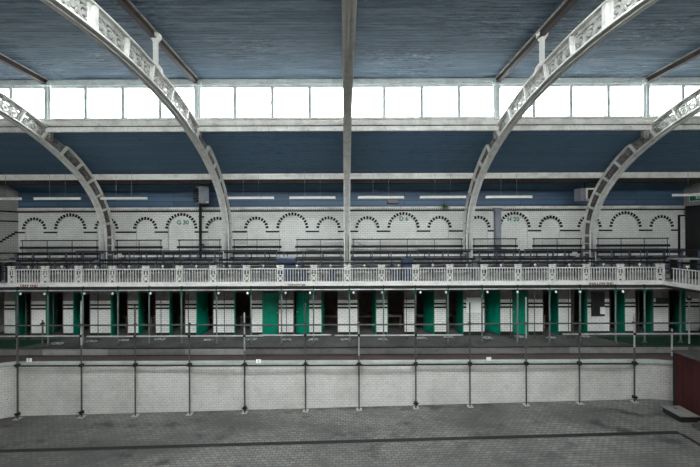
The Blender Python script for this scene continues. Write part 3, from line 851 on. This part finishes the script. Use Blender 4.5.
PR = [25.5, 53, 97.6, 160.6, 188, 224, 286, 358, 406, 446, 510, 534, 568, 573, 638, 652]
p0 = thing('steel_prop', 'x', 'prop', (0, 0, 0), 'thin steel props before the cubicles')
m = MB(); m.tube((0, 0, .01), (0, 0, 2.045), .014, 8); m.build('tube', 'steel', p0)
m = MB(); m.box(-.05, .05, -.05, .05, 0, .012); m.box(-.05, .05, -.05, .05, 2.033, 2.045); m.build('plate', 'coupler', p0)
for i, p in enumerate(PR):
    o = p0 if i == 0 else copy_tree(p0); o.location = (X(p, 11.75), 11.75, 0)
    o['label'] = 'thin plain steel prop standing before the cubicles, %s' % nth(i, len(PR))

# ------------------------------------------------------------------ scaffolding along the pool wall
YS = 10.24
ST = [(16.5, 296), (80.5, 300), (134.2, 305), (188.5, 322), (243.6, 312), (304.5, 303), (358, 322), (414.8, 300), (469, 303), (525.3, 298), (578.5, 322), (633.5, 315)]
pale = {1, 4, 6, 9, 11}
def coupler(m, x, y, z, s=1):
    m.box(x-.045*s, x+.045*s, y-.04, y+.045, z-.04*s, z+.04*s); m.tube((x-.09*s, y-.02, z), (x+.09*s, y-.02, z), .016, 6)
    m.tube((x+.01, y-.045, z-.05*s), (x+.01, y-.045, z+.06*s), .012, 6)
for i, (p, ty) in enumerate(ST):
    x_ = X(p, YS); zf = floor_z(x_); ztop = Z(ty, YS); h = ztop-zf
    t = thing('scaffold_upright', 'upright scaffold tube standing in the pool against the tiled wall, %s' % nth(i, len(ST)), 'scaffold tube', (x_, YS, zf), 'upright scaffold tubes in the pool')
    m = MB(); m.tube((0, 0, .012), (0, 0, h*(1 if i not in pale else .62)), .0242, 10); m.build('tube', 'steel', t)
    if i in pale:
        m = MB(); m.tube((0, 0, h*.62), (0, 0, h), .0242, 10); m.build('extension_tube', 'galv', t)
    m = MB(); m.box(-.09, .09, -.09, .09, 0, .012); m.build('base_plate', 'galv', t)
    zz = [(-.33-zf, 1.0), (1.0-zf, .6)]
    if i in (1, 4, 7, 11, 0): zz.append((.16, .9))
    for z_, s in zz:
        if z_ < h-.02: m = MB(); coupler(m, 0, 0, z_, s*1.25); m.build('coupler', 'coupler', t)
# a short pale post at each end on the deck edge
for i, (p, y0, y1, yy_) in enumerate(((42, 319, 347, 10.99), (671, 330, 352, 10.62), (688.5, 297, 345, 11.03))):
    x_ = X(p, yy_); zf = 0 if yy_ > YK else -.27
    lab = ['short steel post with clamped head on the deck near the left end', 'short pale post on the ledge beside the red cabin', 'pale steel post standing behind the red cabin'][i]
    t = thing('short_post', lab, 'post', (x_, yy_, zf), None); h = Z(y0, yy_)-zf
    m = MB(); m.tube((0, 0, .01), (0, 0, h), .0242, 10); m.build('tube', 'galv' if i else 'steel', t)
    m = MB(); m.box(-.07, .07, -.07, .07, 0, .012); m.build('base_plate', 'steel', t)
    m = MB(); coupler(m, 0, 0, h-.12, .8); m.build('coupler', 'coupler', t)
HR = [('guard', 1.0, [(-14, 215), (212, 470), (466, 716)], 'steel', 'guard rail tube at waist height', .0),
      ('mid', .64, [(-14, 82), (86, 262), (258, 330), (334, 462), (562, 700)], 'galv', 'pale lower rail tube', .03),
      ('pool', -.33, [(15, 190), (187, 415), (412, 637)], 'coupler', 'dark scaffold tube clamped along the pool coping', -.0)]
where3 = ['left third', 'middle', 'right third']; where5 = ['left end', 'left of centre', 'just left of the middle', 'right of centre', 'right end']
for nm, z, segs, mt, lab, dy in HR:
    for i, (a, b) in enumerate(segs):
        y_ = YS-.05+dy-(.05 if i % 2 else 0)
        m = MB(); m.tube((X(a, y_), y_, z+(.0 if i % 2 else .0)), (X(b, y_), y_, z), .0242, 10)
        if nm == 'guard' and i == 0: pass
        o = m.build('scaffold_tube', mt)
        tag(o, '%s, %s of the pool' % (lab, (where3 if len(segs) == 3 else where5)[i]), 'scaffold tube', 'horizontal scaffold tubes')
        if nm == 'mid':
            for (p, ty) in ST:
                if a < p < b: MB().box(X(p, y_)-.04, X(p, y_)+.04, y_-.03, y_+.05, z-.035, z+.035).build('coupler', 'coupler', o)
# green mats at both ends of the deck
yq = 10.86
m = MB(); m.hexa([(XL+.2, yq, .0), (X(12, yq), yq, 0), (X(62, 11.7), 11.7, .0), (XL+.2, 11.7, 0), (XL+.2, yq, .02), (X(12, yq), yq, .02), (X(62, 11.7), 11.7, .02), (XL+.2, 11.7, .02)])
tag(m.build('green_mat', 'turf'), 'dark green matting on the deck at the left end', 'mat', 'green mats on the deck')
m = MB(); m.hexa([(X(640, yq), yq, .0), (XR-.2, yq, 0), (XR-.2, 11.8, .0), (X(596, 11.8), 11.8, 0), (X(640, yq), yq, .02), (XR-.2, yq, .02), (XR-.2, 11.8, .02), (X(596, 11.8), 11.8, .02)])
tag(m.build('green_mat', 'turf'), 'dark green matting on the deck at the right end', 'mat', 'green mats on the deck')
# tangles of cord on the deck
CT = [(58, 343), (92, 341), (124, 340), (160, 339), (207, 340), (251, 339.5), (286, 340), (313, 340), (345, 340), (382, 340), (421, 339), (448, 338), (487, 339), (519, 338), (551, 339), (585, 338)]
for i, (p, q) in enumerate(CT):
    yd = ZC*F/(q-VY); rnd = random.Random(i*5+3); pts = []
    n = 22; a0 = rnd.random()*6
    for k in range(n):
        f = k/(n-1); r = .05+.12*abs(math.sin(f*5+a0)); pts.append(((f-.5)*.30+r*.5*math.cos(k*1.3+a0), r*.7*math.sin(k*1.3+a0), .014+.03*abs(math.sin(k*.9))))
    m = MB(); m.path(pts, .010, 5)
    o = m.build('cord_tangle', 'galv', None, (X(p, yd), yd, 0))
    tag(o, 'small tangle of pale cord lying on the deck before the cubicles, %s' % nth(i, len(CT)), 'cord', 'tangles of cord on the deck')
# pool depth tiles on the ledge
for p, q, s, lab in ((28, 359, '7', 'small white numbered tile on the pool coping at the left end'), (257.5, 361, '1', 'small white numbered tile on the pool coping left of the middle'),
                     (488, 359.5, '', 'chipped white patch tile on the pool coping right of centre')):
    yt = 10.33; x_ = X(p, yt); z_ = Z(q, yt)
    t = thing('depth_tile', lab, 'tile', (x_, yt, z_-.0), 'small white tiles on the pool coping'); m = MB(); m.box(-.08, .08, .0, .02, -.06, .06); m.build('plate', 'white', t)
    if s: text('digit', s, .11, (0, -.004, 0), FRONT, 'black_ink', t)

# ------------------------------------------------------------------ red cabin, slab box in the pool
xa, xb, y0, y1 = 10.38, 11.75, 6.2, 9.88
zf = floor_z(10.4); zt2 = .18
t = thing('timber_cabin', 'dark oxblood timber cabin with grey felt top at the right end of the pool', 'cabin', (xa, y0, zf))
m = MB(); L = y1-y0; n = 14
m.box(.02, xb-xa-.02, .02, L-.02, 0, zt2-zf)
for k in range(n): m.box(0, .03, L*k/n+.006, L*(k+1)/n-.006, .0, zt2-zf-.03)
for k in range(6): w1 = (xb-xa)/6; m.box(w1*k+.006, w1*(k+1)-.006, L-.03, L, 0, zt2-zf-.03); m.box(w1*k+.006, w1*(k+1)-.006, 0, .03, 0, zt2-zf-.03)
m.build('boarding', 'redbox', t)
m = MB(); m.box(-.05, xb-xa+.05, -.05, L+.03, zt2-zf-.02, zt2-zf+.04); m.build('roof', 'felt', t, bevel=.01)
for q in (L-.05, -.01): MB().box(-.02, .04, q, q+.06, 0, zt2-zf-.02).build('corner_trim', 'dark', t)
sx0 = 9.78; zf = floor_z(10)
t = thing('floor_hatch', 'low pale-topped box lying on the pool floor beside the red cabin', 'box', (10.03, 9.36, zf+.005), None, math.radians(-1))
m = MB(); m.box(-.27, .24, -.26, .26, 0, .16); m.build('body', 'dark', t, bevel=.006)
m = MB(); m.box(-.30, .27, -.29, .29, .16, .19); m.build('lid', 'hatch', t, bevel=.006)
m = MB(); m.box(-.04, .03, .12, .15, .19, .205); m.build('handle', 'dark', t)
m = MB(); m.box(9.85, 10.33, 8.66, 8.90, zf+.004, zf+.10)
tag(m.build('timber_offcut', 'felt', bevel=.008), 'grey timber offcut lying before the pale-topped box', 'timber')

# ------------------------------------------------------------------ hanging lights and wall fittings
FL = [(-25, 21), (35, 80), (101, 147), (228, 274), (289, 336), (358, 404), (420, 466), (486, 532), (673, 719)]
yl_ = 11.95
def make_tube_light():
    t = thing('strip_light', 'x', 'light fitting', (0, 0, 0), 'hanging strip lights below the aisle beam')
    m = MB(); m.box(-.88, .88, -.045, .045, .0, .05); m.build('housing', 'lamp', t)
    m = MB(); m.tube((-.86, 0, -.02), (.86, 0, -.02), .019, 10); m.build('tube', 'white', t)
    m = MB(); m.box(-.89, -.85, -.03, .03, -.045, .0); m.box(.85, .89, -.03, .03, -.045, .0); m.build('end_cap', 'lamp', t)
    for s in (-1, 1):
        m = MB(); m.tube((s*.3, 0, .05), (s*.3, 0, 1.03), .006, 5); m.build('wire', 'box_grey', t)
    return t
f0 = make_tube_light()
for i, (a, b) in enumerate(FL):
    o = f0 if i == 0 else copy_tree(f0); c = (a+b)/2
    o.location = (X(c, yl_), yl_, Z(197.6 if i < 8 else 196.5, yl_))
    o['label'] = 'unlit white strip light hanging on wires below the aisle beam, %s' % nth(i, len(FL))
# louvred box on its dark pipe (left)
t = thing('ventilation_box', 'grey louvred ventilation box hanging beside the second arch from the left', 'ventilation box', (X(202.5, 12.75), 12.75, Z(203, 12.75)))
h = Z(186, 12.75)-Z(203, 12.75)
m = MB(); t.rotation_euler = (0, 0, math.radians(42)); m.box(-.2, .2, -.2, .2, 0, h); m.build('casing', 'box_grey', t, bevel=.01)
m = MB()
for k in range(6):
    z = .06+k*(h-.12)/6; m.hexa([(-.30, -.2, z), (-.2, -.2, z), (-.2, .2, z), (-.30, .2, z), (-.27, -.2, z+.05), (-.2, -.2, z+.07), (-.2, .2, z+.07), (-.27, .2, z+.05)])
m.build('louvre', 'dark', t)
m = MB(); m.box(.08, .18, -.208, -.2, .04, .08); m.build('nameplate', 'white', t)
m = MB(); m.tube((0, 0, h), (0, 0, 6.35-Z(203, 12.75)), .025, 8); m.build('hanger', 'dark', t)
m = MB(); xp = X(200.5, 13.2); m.tube((xp, 13.2, 2.94), (xp, 13.2, 5.9), .055, 10)
dp = m.build('down_pipe', 'dark'); tag(dp, 'dark vertical pipe on the tiled wall below the louvred box', 'pipe')
for z in (3.5, 4.7): MB().box(xp-.08, xp+.08, 13.2, YW, z, z+.04).build('clip', 'dark', dp)
# right box with brown window
t = thing('ventilation_box', 'white-sided hanging box with a brown window near the far right arch', 'ventilation box', (X(585, 12.7), 12.7, Z(202, 12.7)))
h = Z(189.5, 12.7)-Z(202, 12.7)
m = MB(); m.box(-.3, .3, -.18, .18, 0, h); m.build('casing', 'box_grey', t, bevel=.01)
m = MB(); m.box(-.1, -.03, -.2, -.18, .0, h); m.box(-.1, .3, -.2, -.18, 0, .07); m.box(-.1, .3, -.2, -.18, h-.07, h); m.build('window_frame', 'lamp', t)
m = MB(); m.box(-.03, .29, -.19, -.18, .07, h-.07); m.build('window_panel', 'rust', t)
m = MB(); m.tube((-.0, 0, h), (-.0, 0, 6.35-Z(202, 12.7)), .02, 8); m.build('hanger', 'dark', t)
# pale boxed duct on the wall
m = MB(); m.box(X(495, 13.3), X(500.5, 13.3), 13.22, 13.4, 2.93, 5.05); m.box(X(494, 13.3), X(501.5, 13.3), 13.2, 13.4, 4.9, 5.05)
tag(m.build('wall_duct', 'box_grey'), 'pale grey boxed duct standing up the tiled wall right of centre', 'duct')
m = MB(); m.box(X(388, 13.35), X(398, 13.35), 13.25, 13.4, 5.28, 5.42); tag(m.build('junction_box', 'grey_brown'), 'small brown box fixed to the blue boards above the seats', 'junction box')
# row letters painted on the tiles
for p, q, s, lab in ((183, 222, 'G 30', 'green painted seat marking on the tiles left of the dark pipe'), (404, 219, 'D 6', 'green painted seat marking on the tiles right of the middle arch'),
                     (513.5, 220, 'H 20', 'green painted seat marking on the tiles right of the pale duct')):
    yt = YW+.056; o = text('wall_marking', s, .26, (X(p, yt), yt, Z(q, yt)), FRONT, 'green_ink'); tag(o, lab, 'lettering', 'green seat markings on the tiled wall')
# fern on the cornice
t = thing('fern', 'small green fern growing from the white cornice above the tiles', 'plant', (X(444.5, 13.32), 13.32, 5.13))
m = MB(); rnd = random.Random(4)
for k in range(44):
    a = rnd.uniform(0, 2*PI); L = rnd.uniform(.18, .34); el = rnd.uniform(-.6, 1.3)
    dx, dy, dz = math.cos(a)*math.cos(el)*L, -abs(math.sin(a))*math.cos(el)*L*.8, math.sin(el)*L*.7
    for j in range(5):
        f0_, f1_ = j/5, (j+1)/5; wv = .035*(1-f0_)+.006; sag = -.06*f1_*f1_
        px_, py_ = -math.sin(a), math.cos(a)
        A = (dx*f0_, dy*f0_, dz*f0_-.06*f0_*f0_); B = (dx*f1_, dy*f1_, dz*f1_+sag)
        mid = [(A[i_]+B[i_])/2 for i_ in range(3)]
        m.poly([A, (mid[0]+px_*wv, mid[1]+py_*wv*.5, mid[2]+.01), B, (mid[0]-px_*wv, mid[1]-py_*wv*.5, mid[2]+.01)])
m.build('fronds', 'leaf', t)
# right corner: dark boarded door, tiled pilaster, exit sign
m = MB(); m.box(XR-.05, XR, 11.2, 13.3, 2.93, 5.1)
for k in range(7): m.box(XR-.07, XR-.05, 11.25+k*.29, 11.25+k*.29+.27, 2.95, 5.05)
struct('door_30', m, 'dark')
m = MB(); m.box(14.36, XR, 13.35, YW, 2.93, 4.75); m.box(14.31, 14.36, 13.345, YW, 2.93, 4.7, 1); m.box(14.31, XR, 13.34, YW, 4.66, 4.73, 1)
struct('trim_31', m, ['tile_xz', 'tile_green'])
t = thing('exit_sign', 'green and white exit sign box high on the right end wall', 'sign', (XR-.14, 12.6, 5.42))
m = MB(); m.box(-.06, .13, -.52, .42, -.17, .17); m.build('casing', 'white', t, bevel=.01)
m = MB(); m.box(-.07, -.058, -.48, .38, -.13, .13); m.build('face', 'green_dk', t)
text('lettering', 'EXIT', .2, (-.073, -.05, 0), (PI/2, 0, -PI/2), 'white', t)
